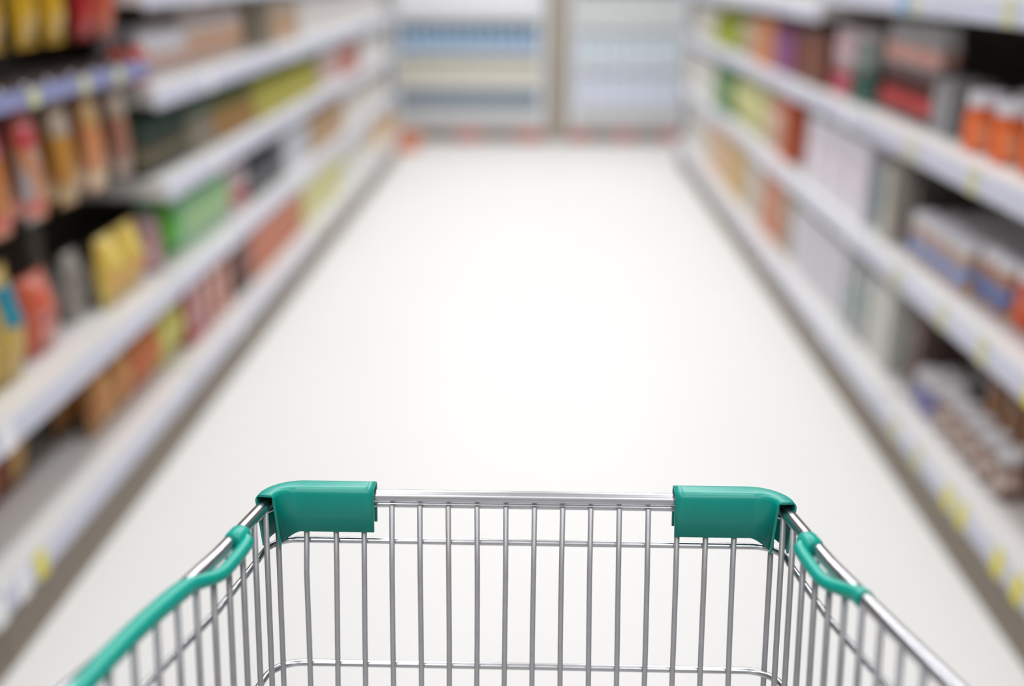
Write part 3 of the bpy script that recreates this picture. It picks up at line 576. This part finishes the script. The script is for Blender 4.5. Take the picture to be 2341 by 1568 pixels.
for x, y in ((-0.20, 0.66), (0.20, 0.66), (-0.27, 0.0), (0.27, 0.0)):
    f = cobj(MB().box(CX + x - 0.018, CX + x + 0.018, y - 0.02, y + 0.02, 0.09, 0.135).tube([(CX + x, y, 0.13), (CX + x, y, 0.15)], 0.008, 10), 'caster_fork', M_CHROME)
    wv = MB(); nseg = 24; vs = []
    for sx in (-0.012, 0.012):
        for k in range(nseg): a = 2 * PI * k / nseg; vs.append((CX + x + sx, y - 0.01 + 0.06 * math.cos(a), 0.0605 + 0.06 * math.sin(a)))
    wv.add(vs, [(k, (k + 1) % nseg, nseg + (k + 1) % nseg, nseg + k) for k in range(nseg)] + [tuple(range(nseg)), tuple(range(nseg, 2 * nseg))])
    wo = wv.obj('wheel', M_WHEEL, f)
# green corner guards: an inverted channel swept round each front corner
def guard(s):
    inner = 0.0100; outer = 0.0095; th = 0.0020; top = 0.0110; bot_i = -0.0258; bot_o = -0.0258
    # section in (a = toward the outside of the basket, b = z); outer loop then inner loop
    out = [(-inner, bot_i)]
    out += [(-inner, top - 0.006)]
    for i in range(1, 6):
        a = PI - PI / 2 * i / 6; out.append((-inner + 0.006 + 0.006 * math.cos(a), top - 0.006 + 0.006 * math.sin(a)))
    out += [(-inner + 0.006, top), (outer - 0.006, top)]
    for i in range(1, 6):
        a = PI / 2 - PI / 2 * i / 6; out.append((outer - 0.006 + 0.006 * math.cos(a), top - 0.006 + 0.006 * math.sin(a)))
    out += [(outer, top - 0.006), (outer, bot_o)]
    def shrink(p):
        x, z = p; x = max(-inner + th, min(outer - th, x)); z = min(top - th, z); return (x, z)
    sec = out + [shrink(p) for p in reversed(out)]
    X0 = -0.137 if s < 0 else 0.115
    xc = CX + s * (HW + 0.0012); rad = 0.026
    pts = []; nr = []
    cs = [(X0, 1.0)]
    yf = YF; 
    n0 = 8
    xe = xc - s * rad
    for i in range(n0 + 1):
        pts.append((X0 + (xe - X0) * i / n0, yf, ZR)); nr.append((0, 1))
    for i in range(1, 10):
        a = PI / 2 * i / 10 * 0.93
        pts.append((xe + s * rad * math.sin(a), yf - rad * (1 - math.cos(a)), ZR + RISE * rad * (1 - math.cos(a)))); nr.append((s * math.sin(a), math.cos(a)))
    lx, ly, lz = pts[-1]; dx = s * K; L = math.hypot(dx, 1)
    for dd in (0.003, 0.007):
        pts.append((lx + s * K * dd, ly - dd, lz + RISE * dd)); nr.append((s / L, K / L))
    return cobj(MB().sweep(pts, nr, sec, shear=0.26, flare=[max(0, (i - 8) / (len(pts) - 9)) ** 1.6 * 0.0115 for i in range(len(pts))], side=0.82), 'corner_guard', M_GREEN)
guard(-1); guard(1)
# green bent wire sleeves on both side rims
def rimp(s, y, off=0.0, dz=0.0): return (CX + s * (hwf(y) - off), y, zr(y) + dz)
def smooth(P, it=3):
    P = [Vector(p) for p in P]
    for _ in range(it):
        Q = [P[0]]
        for a, b in zip(P, P[1:]): Q += [a * 0.75 + b * 0.25, a * 0.25 + b * 0.75]
        P = Q + [P[-1]]
    return P
KN = {-1: 0.656, 1: 0.660}
for s in (-1, 1):
    y = KN[s]
    path = [rimp(s, y, 0.000, 0.001), rimp(s, y - 0.001, 0.011, -0.001), rimp(s, y - 0.012, 0.0125, -0.002), rimp(s, y - 0.034, 0.0125, -0.004), rimp(s, y - 0.050, 0.011, -0.006), rimp(s, y - 0.064, 0.004, -0.003), rimp(s, y - 0.076, 0.0, 0.0)]
    if s < 0: path += [rimp(s, 0.5, 0, 0), rimp(s, 0.3, 0, 0), rimp(s, 0.05, 0, 0)]
    else: path += [rimp(s, y - 0.084, 0.0, 0.0)]
    P = smooth(path); r = []
    for i, p in enumerate(P):
        t = min(1, max(0, (y - 0.058 - p.y) / 0.025)); r.append(0.0052 + (0.0018 * t))
    cobj(MB().tube(P, r, 14), 'rim_sleeve', M_GREEN2)
    c = Vector(rimp(s, y, 0.0025, 0)); d = (Vector(rimp(s, y + 0.01)) - Vector(rimp(s, y - 0.01))).normalized()
    prof = [(-0.009, 0.0045), (-0.0085, 0.0075), (-0.005, 0.0088), (0.005, 0.0088), (0.0085, 0.0075), (0.009, 0.0045)]
    cobj(MB().tube([c + d * a for a, _ in prof], [q for _, q in prof], 18), 'sleeve_knob', M_GREEN2)
